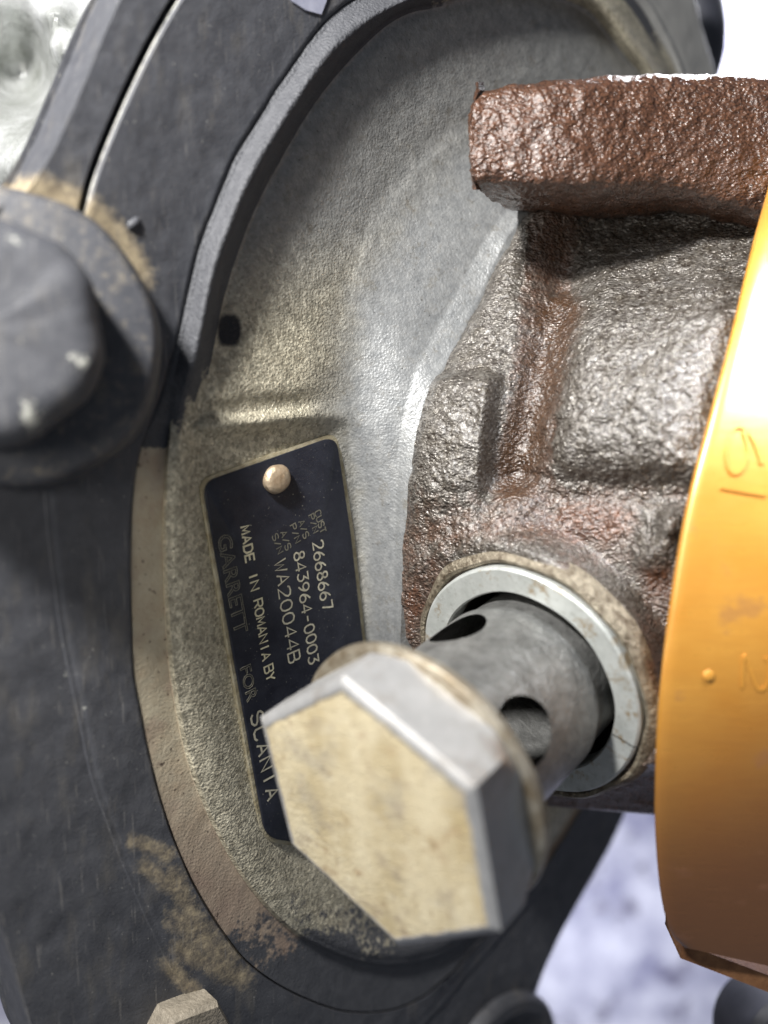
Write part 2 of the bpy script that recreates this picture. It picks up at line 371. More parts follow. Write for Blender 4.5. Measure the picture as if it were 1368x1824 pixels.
rb = np.hypot((x - BC[0]) / .93, y - BC[1])
tanf = gauss(rb, 0, 275, 1, 34) * sstep(-40, 20, x) * (1 - sstep(470, 560, y)) * 1.05
tanf = np.maximum(tanf, .9 * gauss(x, y, 60, 345, 60, 18))
for q in ((240, 1500, 300, 1522, 20), (262, 1545, 318, 1590, 22), (310, 1560, 345, 1640, 26), (330, 1640, 400, 1705, 46), (320, 1690, 430, 1740, 30), (300, 1720, 340, 1760, 22)):
    tanf = np.maximum(tanf, .74 * np.exp(-(seg(x, y, *q[:4]) / q[4]) ** 2))
chip_glint = np.zeros_like(x)
for q in ((76, 1152, 12, 9), (118, 1202, 7, 14), (150, 1262, 6, 14), (163, 1357, 13, 7), (150, 1480, 26, 4)):
    chip_glint = np.maximum(chip_glint, .66 * gauss(x, y, *q))
fs = np.r_[0, np.cumsum(fsub)]; ri = np.arange(len(PX2))[:, None]
chip_glint = np.maximum(chip_glint, .95 * ((ri >= fs[5]) & (ri <= fs[6]) & (y < 382) & (x < 700)))  # edge catching light along the slit, painted in the bare-metal chip colour
V, F = solid_sheet(G2, -n * 1.3)
mk("flange", V, F, m_flange, turbo, dict(tan=two(tanf), chip_glint=two(chip_glint), pale=two(sstep(1080, 1160, x) * (y < 420))), sharp=40)

# ------------------------------------------------------------------ oil port geometry shared by the housing, the ring and the bolt
m = np.array([-0.628, -0.3585, 0.69]); m /= np.linalg.norm(m)
PC = at_z([933.2, 1216.6], 1.0); RR, TH, RH, A0 = 2.097, 4.066, 2.289, 1.6625
_, pe1, _ = frame(m); pe1 = np.cross(m, [0, 1, 0]); pe1 /= np.linalg.norm(pe1); pe2 = np.cross(m, pe1)

# ------------------------------------------------------------------ bearing housing
def band_z(py): d = (np.asarray(py) - 1000) / 100; return 3.0 - 16 + np.sqrt(256 - d * d)
def z_disc(px, py, h): return on(np.stack([px, py], -1), h)[..., 2]
LB = catmull([(990, 250), (960, 330), (915, 410), (880, 470), (845, 545), (795, 640), (762, 700), (737, 800), (721, 950), (714, 1080), (712, 1150), (720, 1250), (752, 1330), (830, 1400), (920, 1425)], 420)
RB = catmull([(1500, 250), (1460, 330), (1430, 420), (1410, 500), (1390, 560), (1370, 640), (1350, 720), (1330, 800), (1310, 920), (1290, 1060), (1270, 1160), (1262, 1250), (1255, 1330), (1245, 1400), (1235, 1450)], 420)
cols = np.r_[0, .004, .012, .025, np.linspace(.04, 1, 400)]
HX = LB[:, None, :] * (1 - cols[None, :, None]) + RB[:, None, :] * cols[None, :, None]
x, y = HX[..., 0], HX[..., 1]
zl = z_disc(LB[:, 0], LB[:, 1], 1.02)
zl = np.convolve(np.pad(zl, 14, mode='edge'), np.ones(29) / 29, 'valid')
dx = (x - LB[:, :1]) / 100
edge_in = 1 - np.exp(-((cols[None, :] * 4.5) / .16))
Z = zl[:, None] + .40 * dx + .42 * edge_in
Z = Z + .42 * sstep(0, 1, (890 - x - (y - 760) * .12) / 36) * sstep(658, 690, y + (x - 800) * .06) * (1 - .6 * sstep(850, 960, y))          # raised block
gd = seg(x, y, 1010, 500, 915, 860); Z = Z - .50 * np.exp(-(gd / 44) ** 2) * (1 - sstep(840, 900, y))                                # brown groove
Z = Z + .30 * sstep(950, 1040, x + (y - 700) * .10) * sstep(480, 640, y) * (1 - sstep(770, 900, y))                                        # gritty plateau
Z = Z - .22 * np.exp(-((y - 875 - (x - 1050) * .02) / 34) ** 2) * sstep(900, 980, x)
Z = Z - (.10 + 1.15 * sstep(.1, 1.6, dx)) * (1 - sstep(395, 590, y))                                                                                                # hollow neck under the pad
Z = Z + .32 * gauss(x, y, 1192, 935, 26, 30) + .25 * gauss(x, y, 1165, 985, 30, 34) - .16 * gauss(x, y, 1168, 945, 9, 26)
Z = np.where(x > 1100, np.minimum(Z, band_z(y) - .55), Z)
P = at_z(HX, Z)
for it in range(2):                                         # the flat port boss, its face square to the bolt
    q = P - PC; t = q @ m; rr = np.sqrt(np.maximum((q * q).sum(-1) - t * t, 0))
    zb = PC[2] - ((P[..., 0] - PC[0]) * m[0] + (P[..., 1] - PC[1]) * m[1]) / m[2] - .16 / m[2]
    wgt = 1 - sstep(2.35, 3.15, rr)
    Zb = np.where(wgt > 0, zb, Z)
    P = at_z(HX, Z * (1 - wgt) + Zb * wgt)
q = P - PC; t = q @ m; rr = np.sqrt(np.maximum((q * q).sum(-1) - t * t, 0))
Ps = P * np.array([1.0, 1.35, 1.0]) + P[..., [1, 0, 2]] * np.array([.35, 0, 0]); g = nz(P, 2.2, 3, 9) * .06 + nz(Ps, 10.0, 3, 2) * .014
g = g * sstep(2.2, 2.6, rr)
nd = np.array([-.5, .1, .85])
P = P + g[..., None] * nd
Pl = P[:, :1]
# underside: the last rows turn back under
under = []
for k, (dyp, dz) in enumerate(((4, -.06), (7, -.25), (6, -.7), (2, -1.6), (-6, -3.0))):
    Q = at_z(HX[-1] + np.array([0, dyp]), Z[-1] * 0 + P[-1, :, 2] + dz); under.append(Q)
P = np.concatenate([P, np.stack(under)], 0)
rust = .55 * np.ones_like(x)
rust = rust - .75 * sstep(985, 1020, x + (y - 700) * .10) * (1 - sstep(800, 900, y)) * (1 - .35 * (1 - sstep(560, 640, y)))
rust = rust - .5 * sstep(0, 1, (915 - x - (y - 760) * .12) / 40) * (1 - sstep(800, 960, y))
oil = 1.1 * np.exp(-(gd / 46) ** 2) * (1 - .7 * (1 - sstep(500, 560, y))); oil = np.concatenate([oil, np.repeat(oil[-1:], 5, 0)], 0)
rust = np.maximum(rust, .9 * gauss(x, y, 1060, 930, 150, 60)); rust = np.maximum(rust, .95 * gauss(x, y, 1170, 1040, 60, 70))
rust = rust - .8 * gauss(x, y, 1180, 950, 45, 50) - .7 * gauss(x, y, 1090, 1060, 60, 45) - .45 * gauss(x, y, 900, 990, 110, 26)
rust = np.maximum(rust, .75 * gauss(x, y, 735, 1080, 30, 120)); rust = np.maximum(rust, sstep(1330, 1420, y))
rust = np.concatenate([rust, np.repeat(rust[-1:] * 0 + 1.0, 5, 0)], 0)
r, c = P.shape[:2]
rr2 = np.concatenate([rr, np.full((5, c), 9.)], 0)
F = [f for f in grid_faces(r, c) if max(rr2.reshape(-1)[list(f)]) > 1.86]
# back wall of the housing so that it is a closed body
B = P[[0, -1]][:, [0, -1]].reshape(-1, 3)
mk("bearing_housing", P, F, m_rust, turbo, dict(rust=rust, oil=oil), sharp=None)

# oil inlet pad: the thick rusty block at the top
def pad_block():
    s = np.linspace(0, 1, 300) ** 1.15; XX = 850 + s * 720
    prof = [(150, -2.2), (147, -.4), (146, .5), (148, .95), (157, 1.20), (173, 1.30), (205, 1.33), (260, 1.33), (305, 1.28), (328, 1.14), (345, .80), (360, .25), (374, -.6), (386, -1.4), (396, -2.2), (404, -2.9)]
    pr = catmull(prof, 150)
    top = np.interp(XX, [850, 900, 1000, 1160, 1290, 1600], [17, 6, -6, -14, -12, -4])
    rows = []
    for k, (py, pz) in enumerate(pr):
        wtop = 1 - sstep(150, 330, py)
        yy = py + top * wtop + 6 * np.sin(XX * .013) * sstep(250, 340, py) + np.maximum(0, XX - 1180) * .30 * sstep(280, 360, py)
        xx = XX + np.where(pz < 1.2, (1.2 - pz) * 26, 0) * (1 - s) ** 2 + np.interp(py, [140, 170, 240, 330, 370, 404], [6, -6, -14, -8, 0, 24]) * (1 - s)
        bulge = .32 * np.exp(-((s - .24) / .20) ** 2) - .55 * s
        rows.append(at_z(np.stack([xx, yy], -1), pz + bulge * (1 if pz > -1 else .5)))
    Gp = np.stack(rows); g = nz(Gp, 2.0, 3, 5) * .05 + nz(Gp, 10.0, 3, 8) * .010
    nrm = np.cross(np.gradient(Gp, axis=1), np.gradient(Gp, axis=0)); nrm /= np.linalg.norm(nrm, axis=-1, keepdims=True) + 1e-9
    if nrm[60, 120, 2] < 0: nrm = -nrm
    Gp = Gp + g[..., None] * nrm
    r, c = Gp.shape[:2]; V = Gp.reshape(-1, 3); F = grid_faces(r, c)
    for j, rev in ((0, False), (c - 1, True)):              # end caps
        idx = [i * c + j for i in range(r)]; ctr = V[idx].mean(0); V = np.vstack([V, ctr]); k = len(V) - 1
        F += [((idx[i], idx[i + 1], k) if not rev else (idx[i + 1], idx[i], k)) for i in range(r - 1)]
    F += [(j, (r - 1) * c + j, (r - 1) * c + j + 1, j + 1) for j in range(c - 1)]
    a = np.full(len(V), .95)
    o = mk("oil_inlet_pad", V, F, m_rust, turbo, dict(rust=a), sharp=None, label="thick red brown rusty block standing out at the top")
    # casting fin along the left end
    fin = []
    ys = np.linspace(146, 338, 40)
    for yv in ys:
        zz = 1.2 - .4 * sstep(330, 372, yv); wv = 2 + 2.5 * random.random()
        xl = 843 + np.interp(yv, [146, 160, 210, 300, 372], [8, 8, -6, -2, 4]) + random.uniform(-1.5, 1.5)
        fin.append([at_z([xl - wv, yv], zz - .1), at_z([xl + wv * .6, yv], zz + .05), at_z([xl + 12, yv], zz - .25), at_z([xl + 2, yv], zz - .4)])
    fin = np.array(fin); Fv = grid_faces(len(ys), 4, wrap=True)
    mk("casting_fin", fin, Fv, m_rust, o, dict(rust=np.full(fin.size // 3, 1.0)), sharp=30)
pad_block()

# port rim (tan worn chamfer) and bore
m_rim = mat_simple("worn_rim", (.07, .05, .03), (.33, .29, .22), 7, .38, .4, 16, .08)
V, F = lathe(PC, m, [(2.0, -.5), (2.34, -.4), (2.32, -.16), (2.27, -.10), (2.21, -.06), (2.15, -.08), (2.12, -.16), (2.0, -.2)], 120,
             rad=lambda th, k, r: r + .03 * np.sin(5 * th + 1) * (k < 4) + .02 * np.sin(11 * th), capends=False)
mk("port_rim", V, F, m_rim, turbo)
m_bore = mat_simple("dark_bore", (.05, .045, .04), (.13, .12, .11), 3, .35, .7, 10, .02)
V, F = lathe(PC, m, [(2.1, -.22), (1.80, -.22), (1.74, -.28), (1.70, -.45), (1.66, -.5), (1.62, -1.6), (.02, -2.6)], 96, capends=False)
mk("port_bore", V, F, m_bore, turbo)

# ------------------------------------------------------------------ name plate
m_plate = mat_simple("black_plate", (.010, .011, .016), (.022, .024, .032), 2.5, .32, .0, 30, .012, .15, spec=.35)
def mat_plate():
    s = M("black_plate")
    c = s.mix(s.ramp(s.noise(2.2, 5, .7), (.35, 0.0), (.7, 1.0)), (.009, .010, .016), (.020, .022, .031))
    dust = s.ramp(s.noise(30, 2, .5), (.70, 0.0), (.74, 1.0))
    dust = s.math('MULTIPLY', dust, s.ramp(s.noise(1.6, 3), (.42, 0.0), (.62, .7)))
    c = s.mix(dust, c, (.40, .37, .30))
    return s.out(c, s.ramp(s.noise(6, 4), (.3, .30), (.7, .48)), 0, s.bump(s.noise(24, 3), .012, .5), spec=.35)
m_plate = mat_plate()
HP = .13
corners = [(362, 860), (600, 776), (626, 950), (645, 1120), (668, 1300), (700, 1500), (520, 1500), (474, 1493), (440, 1300), (408, 1120)]
def rounded(cs, r=26):
    out = []
    N = len(cs)
    for i in range(N):
        a, b, c = np.array(cs[i - 1], float), np.array(cs[i], float), np.array(cs[(i + 1) % N], float)
        u, v = (a - b), (c - b); u /= np.linalg.norm(u); v /= np.linalg.norm(v)
        if u @ v < -.97: out.append(b); continue
        for t in np.linspace(0, 1, 9):
            p, q = b + u * r, b + v * r; out.append((1 - t) ** 2 * p + 2 * t * (1 - t) * b + t * t * q)
    return np.array(out)
def slab(out2, h, th, bev=.02):
    ctr = out2.mean(0); k = len(out2)
    rings = [on(out2, h) - n * th, on(out2, h) - n * bev]
    inn = ctr + (out2 - ctr) * (1 - .012)
    rings.append(on(inn, h))
    V = np.vstack(rings + [on(ctr, h)[None]]); F = grid_faces(3, k, wrap=True) + [(2 * k + j, 2 * k + (j + 1) % k, 3 * k) for j in range(k)]
    return V, F
seat = rounded([(353, 856), (604, 768), (632, 950), (650, 1120), (674, 1300), (706, 1506), (520, 1507), (466, 1499), (431, 1300), (399, 1120)], 28)
V, F = slab(seat, .085, .3)
mk("plate_seat", V, F, mat_simple("worn_seat", (.22, .18, .10), (.46, .42, .31), 3.5, .42, .4, 14, .03), turbo)
V, F = slab(rounded(corners), HP, .10)
plate = mk("name_plate", V, F, m_plate, turbo, sharp=30, label="black name plate held by a rivet with engraved lettering")
# rivet
rc = on(np.array([491., 853.]), HP)
V, F = lathe(rc, n, [(.25, -.02), (.262, .03), (.245, .09), (.19, .135), (.10, .155), (.03, .16)], 40, rad=lambda th, k, r: r * (1 + .05 * np.sin(2 * th + .5) + .02 * np.sin(5 * th)))
mk("rivet", V, F, mat_simple("rivet_metal", (.36, .24, .14), (.66, .54, .39), 4, .34, .6, 6, .04), plate)

GL = {
 'C': [[(4, 5), (3, 6), (1, 6), (0, 5), (0, 1), (1, 0), (3, 0), (4, 1)]], 'U': [[(0, 6), (0, 1), (1, 0), (3, 0), (4, 1), (4, 6)]],
 'S': [[(4, 5), (3, 6), (1, 6), (0, 5), (0, 4), (1, 3.2), (3, 2.8), (4, 2), (4, 1), (3, 0), (1, 0), (0, 1)]], 'T': [[(0, 6), (4, 6)], [(2, 6), (2, 0)]],
 'P': [[(0, 0), (0, 6), (3, 6), (4, 5.3), (4, 3.7), (3, 3), (0, 3)]], '/': [[(.4, 0), (3.6, 6)]], 'N': [[(0, 0), (0, 6), (4, 0), (4, 6)]],
 'A': [[(0, 0), (2, 6), (4, 0)], [(.7, 2), (3.3, 2)]], 'R': [[(0, 0), (0, 6), (3, 6), (4, 5.3), (4, 3.7), (3, 3), (0, 3)], [(2, 3), (4, 0)]],
 '2': [[(0, 4.8), (.5, 5.7), (2, 6), (3.5, 5.6), (4, 4.5), (3.4, 3.2), (0, 0), (4, 0)]],
 '6': [[(3, 6), (1.3, 4.6), (.3, 3), (0, 1.8), (.4, .6), (1.4, 0), (2.6, 0), (3.6, .6), (4, 1.7), (3.6, 2.8), (2.6, 3.4), (1.4, 3.3), (.3, 2.4)]],
 '9': [[(1, 0), (2.7, 1.4), (3.7, 3), (4, 4.2), (3.6, 5.4), (2.6, 6), (1.4, 6), (.4, 5.4), (0, 4.3), (.4, 3.2), (1.4, 2.6), (2.6, 2.7), (3.7, 3.6)]],
 '8': [[(2, 3.2), (.8, 3.7), (.4, 4.6), (.8, 5.6), (2, 6), (3.2, 5.6), (3.6, 4.6), (3.2, 3.7), (2, 3.2), (.6, 2.6), (0, 1.5), (.6, .4), (2, 0), (3.4, .4), (4, 1.5), (3.4, 2.6), (2, 3.2)]],
 '7': [[(0, 6), (4, 6), (3.6, 4), (2.2, 0)]], '4': [[(3.2, 0), (3.2, 6), (0, 1.8), (4.2, 1.8)]],
 '3': [[(0, 6), (4, 6), (2, 3.6), (3.3, 3.2), (4, 2), (3.6, .7), (2.4, 0), (1.2, 0), (0, .8)]], '-': [[(.6, 3), (3.4, 3)]],
 '0': [[(2, 0), (.6, .6), (0, 2), (0, 4), (.6, 5.4), (2, 6), (3.4, 5.4), (4, 4), (4, 2), (3.4, .6), (2, 0)]],
 'W': [[(-.3, 6), (.9, 0), (2, 4.6), (3.1, 0), (4.3, 6)]], 'B': [[(0, 3.1), (3, 3.1), (3.7, 3.8), (3.7, 5.3), (3, 6), (0, 6), (0, 0), (3.2, 0), (4, .8), (4, 2.3), (3, 3.1)]],
 'M': [[(0, 0), (0.2, 6), (2, 1.5), (3.8, 6), (4, 0)]], 'D': [[(0, 0), (0, 6), (2.6, 6), (4, 4.6), (4, 1.4), (2.6, 0), (0, 0)]],
 'E': [[(4, 6), (0, 6), (0, 0), (4, 0)], [(0, 3), (3.2, 3)]], 'I': [[(2, 0), (2, 6)]], 'Y': [[(0, 6), (2, 3), (4, 6)], [(2, 3), (2, 0)]],
 'F': [[(0, 0), (0, 6), (4, 6)], [(0, 3), (3, 3)]], 'G': [[(4, 5), (3, 6), (1, 6), (0, 5), (0, 1), (1, 0), (3, 0), (4, 1), (4, 2.8), (2.4, 2.8)]],
}
GL['O'] = GL['0']
def ribbon(pts, wd, V, F):
    pts = np.asarray(pts, float); k = len(pts); closed = np.allclose(pts[0], pts[-1])
    d = np.gradient(pts, axis=0)
    seg_ = np.diff(pts, axis=0); seg_ /= np.linalg.norm(seg_, axis=1)[:, None]
    for i in range(k):
        a = seg_[i - 1] if i > 0 else (seg_[-1] if closed else seg_[0]); b = seg_[i] if i < k - 1 else (seg_[0] if closed else seg_[-1])
        na = np.array([-a[1], a[0]]); nb = np.array([-b[1], b[0]]); q = na + nb; L = q @ q
        q = q / max(L / 2, .5)
        V.append(pts[i] + q * wd / 2); V.append(pts[i] - q * wd / 2)
    o = len(V) - 2 * k
    for i in range(k - 1): F.append((o + 2 * i, o + 2 * i + 1, o + 2 * i + 3, o + 2 * i + 2))
def line(txt, a, b, hpx, mat, wd=.028, outline=0.0, gap=1.5, jit=.0, plane_h=HP, parent=None, name="lettering", lift=.006):
    a, b = np.array(a, float), np.array(b, float); pa, pb = on(a, plane_h), on(b, plane_h)
    e1 = pb - pa; Ln = np.linalg.norm(e1); e1 /= Ln; e2 = np.cross(n, e1)
    t = (b - a) / np.linalg.norm(b - a); pr = np.array([t[1], -t[0]])
    hh = np.linalg.norm(on(a + pr * hpx, plane_h) - pa) * .97
    if (on(a + pr * hpx, plane_h) - pa) @ e2 < 0: e2 = -e2
    units = len(txt) * (4 + gap) - gap; sx = Ln / units; sy = hh / 6
    V2, F2 = [], []
    for i, ch in enumerate(txt):
        if ch == ' ' or ch not in GL: continue
        ox = i * (4 + gap); j = random.uniform(-jit, jit)
        for st in GL[ch]:
            pts = [((ox + px) * sx, (py + j) * sy) for px, py in st]
            if outline:
                for sg in (-1, 1):
                    P_ = np.array(pts); cl = np.allclose(P_[0], P_[-1])
                    sgm = np.diff(P_, axis=0); sgm /= np.linalg.norm(sgm, axis=1)[:, None]
                    off = []
                    for q in range(len(P_)):
                        u = sgm[q - 1] if q > 0 else (sgm[-1] if cl else sgm[0]); v = sgm[q] if q < len(P_) - 1 else (sgm[0] if cl else sgm[-1])
                        nn = np.array([-u[1] - v[1], u[0] + v[0]]); nn = nn / max((nn @ nn) / 2, .6); off.append(P_[q] + sg * nn * outline)
                    ribbon(off, wd, V2, F2)
                if not cl:
                    pass
            else: ribbon(pts, wd, V2, F2)
    V2 = np.array(V2)
    V3 = pa + n * lift + V2[:, :1] * e1 + V2[:, 1:] * e2
    return mk(name, V3, F2, mat, parent or plate, sharp=None)
m_ink = mat_simple("engraved_metal", (.30, .28, .22), (.52, .49, .38), 6, .45, .3)
m_ink2 = mat_simple("faint_print", (.10, .095, .075), (.19, .18, .14), 5, .5, .1)
m_ink3 = mat_simple("cream_print", (.42, .39, .26), (.60, .56, .40), 5, .5, .1)
line("CUST", (560, 913), (571, 951), 11, m_ink2, .022, gap=1.2)
line("P/N", (549, 919), (558, 950), 10, m_ink2, .022, gap=1.2)
line("2668667", (556, 968), (574, 1088), 19, m_ink, .032, jit=.3)
line("A/S", (531, 930), (541, 960), 11, m_ink2, .022, gap=1.2)
line("P/N", (516, 937), (526, 968), 11, m_ink2, .022, gap=1.2)
line("843964-0003", (523, 986), (551, 1184), 19, m_ink, .032, jit=.3)
line("A/S", (499, 949), (509, 981), 11, m_ink2, .022, gap=1.2)
line("S/N", (484, 955), (495, 987), 11, m_ink2, .022, gap=1.2)
line("WA20044B", (488, 1003), (515, 1182), 22, m_ink, .032, jit=.2)
line("MADE", (428, 940), (438, 1003), 16, m_ink3, .034)
line("IN", (442, 1022), (447, 1053), 16, m_ink3, .034, gap=.8)
line("ROMANIA", (451, 1071), (467, 1178), 16, m_ink3, .030, gap=1.1)
line("BY", (470, 1189), (475, 1215), 16, m_ink3, .030, gap=1.0)
def outlined(txt, a, b, hpx, mat, wd):
    c = bpy.data.curves.new("t", 'FONT'); c.body = txt; c.fill_mode = 'NONE'; c.bevel_depth = .018; c.bevel_resolution = 0; c.resolution_u = 3
    o = bpy.data.objects.new("t", c); COL.objects.link(o); dg = bpy.context.evaluated_depsgraph_get(); dg.update()
    me = bpy.data.meshes.new_from_object(o.evaluated_get(dg)); Q = np.array([v.co[:] for v in me.vertices]); Fq = [tuple(p.vertices) for p in me.polygons]
    bpy.data.objects.remove(o); bpy.data.meshes.remove(me)
    Q[:, 0] -= Q[:, 0].min(); Q[:, 1] -= Q[:, 1].min()
    a, b = np.array(a, float), np.array(b, float); pa, pb = on(a, HP), on(b, HP); e1 = pb - pa; Ln = np.linalg.norm(e1); e1 /= Ln; e2 = np.cross(n, e1)
    t = (b - a) / np.linalg.norm(b - a); pr = np.array([t[1], -t[0]]); up_ = on(a + pr * hpx, HP) - pa; hh = np.linalg.norm(up_) * .97
    if up_ @ e2 < 0: e2 = -e2
    W, Hh = Q[:, 0].max(), Q[:, 1].max()
    V3 = pa + n * (.004 + Q[:, 2:] * .3) + Q[:, :1] * (Ln / W) * e1 + Q[:, 1:2] * (hh / Hh) * e2
    return mk("lettering", V3, Fq, mat, plate, sharp=None)
outlined("GARRETT", (386, 957), (418, 1133), 27, m_ink2, .014)
outlined("FOR", (427, 1191), (440, 1253), 21, m_ink2, .016)
line("SCANIA", (446, 1275), (476, 1427), 22, m_ink, .040, gap=1.8)

# ------------------------------------------------------------------ sealing ring in the port
def mat_ring():
    s = M("machined_ring")
    c = s.mix(s.ramp(s.noise(3, 5, .6), (.3, 0.0), (.7, 1.0)), (.42, .44, .42), (.58, .60, .58))
    st = s.ramp(s.noise(2.6, 5, .7), (.55, 0.0), (.66, 1.0)); c = s.mix(s.math('MULTIPLY', st, .8), c, (.27, .18, .075)); c = s.mix(s.math('MULTIPLY', s.ramp(s.noise(9, 4, .7), (.55, 0.0), (.7, 1.0)), .4), c, (.22, .21, .18))
    return s.out(c, .42, .45, s.bump(s.noise(30, 3), .008, .5))
def ring_rad(th, k, r): return np.full(len(th), r) + .008 * np.sin(7 * th)
prof = [(1.65, -.42), (1.65, -.05), (1.68, -.01), (2.06, 0.0), (2.10, -.03), (2.11, -.22)]
V, F = lathe(PC, m, prof, 160, rad=ring_rad, capends=False)
th = np.linspace(0, 2 * np.pi, 160, endpoint=False)
# narrow split in the ring, lower right
_, e1_, e2_ = frame(m); qs = on(np.array([1115., 1325.]), 0); rs = ray(np.array([1112., 1325.])); ts = ((PC - CAM) @ m) / (rs @ m); ps = CAM + rs * ts - PC
ang = math.atan2(ps @ e2_, ps @ e1_) % (2 * math.pi); js = int(round(ang / (2 * math.pi) * 160)) % 160
ring = thing("sealing_ring", tuple(PC), "flat pale grey metal ring with a fine split round the bolt shank", "sealing ring")
keep = [f for f in F if not (f[0] % 160 == js)]
for k in range(len(prof)):
    a, b = k * 160 + js, k * 160 + (js + 1) % 160
    mid = (V[a] + V[b]) / 2; V[a] = mid + (V[a] - mid) * .28; V[b] = mid + (V[b] - mid) * .28
keep += [(0 * 160 + js, 1 * 160 + js, 4 * 160 + js, 5 * 160 + js)]
jb = (js + 1) % 160; keep += [(5 * 160 + jb, 4 * 160 + jb, 1 * 160 + jb, 0 * 160 + jb)]
mk("ring_body", V, keep, mat_ring(), ring, sharp=30)

# ------------------------------------------------------------------ hollow hex bolt
bolt = thing("hollow_bolt", tuple(PC), "large half unscrewed hexagon bolt with worn cream face and cross drilled shank", "bolt")
def hexr(th, R):
    a = (th - 0) % (np.pi / 3) - np.pi / 6; return R * math.cos(math.pi / 6) / np.cos(a)
def local_lathe(prof, mm, radf):
    th = np.linspace(0, 2 * np.pi, mm, endpoint=False); V = []
    for k, (r, t) in enumerate(prof):
        rr = radf(th, k, r); ph = -(th + A0)
        V.append(PC + m * t + rr[:, None] * (np.cos(ph)[:, None] * pe1 + np.sin(ph)[:, None] * pe2))
    V = np.stack(V).reshape(-1, 3); F = [f[::-1] for f in grid_faces(len(prof), mm, wrap=True)]
    return V, F, th
HT = 1.0
hp = [(0.0004, TH), (.30, TH), (.60, TH), (.80, TH), (.90, TH), (.935, TH - .006), (.965, TH - .028), (1.0, TH - .085), (1.0, TH - .2), (1.0, TH - .35), (1.0, TH - .5), (1.0, TH - .58), (1.0, TH - .66), (1.0, TH - .82), (1.0, TH - .91), (1.0, TH - HT), (.5, TH - HT)]
def head_rad(th, k, r):
    hx = hexr(th, RH) * r; t = hp[k][1]
    lim = 2.12 + max(0, (t - (TH - HT))) * .50
    hx = np.minimum(hx, lim if k < 16 else 9)
    if k < 4: hx = hexr(th, RH) * r
    return hx
V, F, th = local_lathe(hp, 360, head_rad)
th_all = np.tile(th, len(hp))
rel = np.repeat([p[0] for p in hp], 360); tt = np.repeat([p[1] for p in hp], 360)
face = np.where(tt > TH - .02, 1.0, 0) * (1 - sstep(.86, .98, rel))
face = np.where(np.arange(len(rel)) < 4 * 360, 1.0, face)
def mat_head():
    s = M("worn_bolt_head")
    gran = s.noise(7, 5, .7); big = s.noise(1.1, 4, .6, vec=s.map((1.6, .5, 1), (0, 0, .25)))
    cream = s.mix(s.ramp(big, (.3, 0.0), (.7, 1.0)), (.46, .37, .21), (.68, .60, .42))
    cream = s.mix(s.math('MULTIPLY', s.ramp(s.noise(2.6, 5, .7), (.56, 0.0), (.72, 1.0)), .7), cream, (.34, .20, .09))
    cream = s.mix(s.math('MULTIPLY', s.ramp(gran, (.60, 0.0), (.75, 1.0)), .35), cream, (.24, .17, .09))
    sc = s.ramp(s.noise(5, 3, .6, vec=s.map((.35, 3.2, 1), (0, 0, .9))), (.58, 0.0), (.68, 1.0)); cream = s.mix(s.math('MULTIPLY', sc, .45), cream, (.78, .72, .55))
    gp = s.ramp(s.noise(1.3, 5, .7), (.52, 0.0), (.68, 1.0)); cream = s.mix(s.math('MULTIPLY', gp, .55), cream, (.36, .33, .27))
    dk = s.ramp(s.noise(4, 2, .5, vec=s.map((2.6, .25, 1), (0, 0, .35))), (.66, 0.0), (.72, 1.0)); cream = s.mix(s.math('MULTIPLY', dk, .5), cream, (.25, .15, .07))
    steel = s.mix(s.ramp(s.noise(2, 4), (.3, 0.0), (.7, 1.0)), (.36, .36, .36), (.47, .47, .47))
    steel = s.mix(s.math('MULTIPLY', s.ramp(s.noise(1.6, 5, .7), (.5, 0.0), (.75, 1.0)), .6), steel, (.17, .13, .09))
    steel = s.mix(s.math('MULTIPLY', s.ramp(s.noise(6, 3, .6, vec=s.map((4, .5, .5), (0, .3, .7))), (.6, 0.0), (.7, 1.0)), .4), steel, (.55, .55, .54))
    fe = s.attr('face'); ringm = s.ramp(s.math('ADD', fe, s.math('MULTIPLY', s.noise(2, 5, .7), .6)), (.55, 1.0), (1.22, 0.0)); cream = s.mix(s.math('MULTIPLY', ringm, .75), cream, (.24, .15, .07))
    fm = s.edge(s.attr('face'), s.noise(4, 5, .7), .8, .40, .66)
    c = s.mix(fm, steel, cream)
    met = s.math('SUBTRACT', .45, s.math('MULTIPLY', fm, .35)); ro = s.math('ADD', .40, s.math('MULTIPLY', fm, .15))
    h = s.math('MULTIPLY', s.math('ADD', gran, s.noise(20, 3)), s.math('ADD', .15, s.math('MULTIPLY', fm, .85)))
    return s.out(c, ro, met, s.bump(h, .035, .6))
mk("bolt_head", V, F, mat_head(), bolt, dict(face=face), sharp=22)
m_collar = mat_simple("worn_collar", (.20, .15, .09), (.50, .46, .38), 2.6, .33, .7, 12, .02)
TB = TH - HT
V, F, _ = local_lathe([(1.2, TB + .01), (2.08, TB + .004), (2.15, TB - .02), (2.20, TB - .06), (2.21, TB - .16), (2.16, TB - .22), (1.2, TB - .23)], 160, lambda th, k, r: np.full(len(th), r))
mk("bolt_collar", V, F, m_collar, bolt, sharp=30)
m_steel = mat_simple("dull_steel", (.15, .15, .145), (.30, .30, .29), 3.0, .30, .65, 9, .045, .16)
RS = 1.54
sp = [(.02, TB - .1), (1.48, TB - .1), (1.48, TB - .25), (RS, TB - .3), (RS, .35), (1.52, .3), (1.46, .1), (1.46, -.1), (1.46, -1.4), (.02, -1.4)]
V, F, _ = local_lathe(sp, 128, lambda th, k, r: np.full(len(th), r))
shank = mk("bolt_shank", V, F, m_steel, bolt, sharp=30)
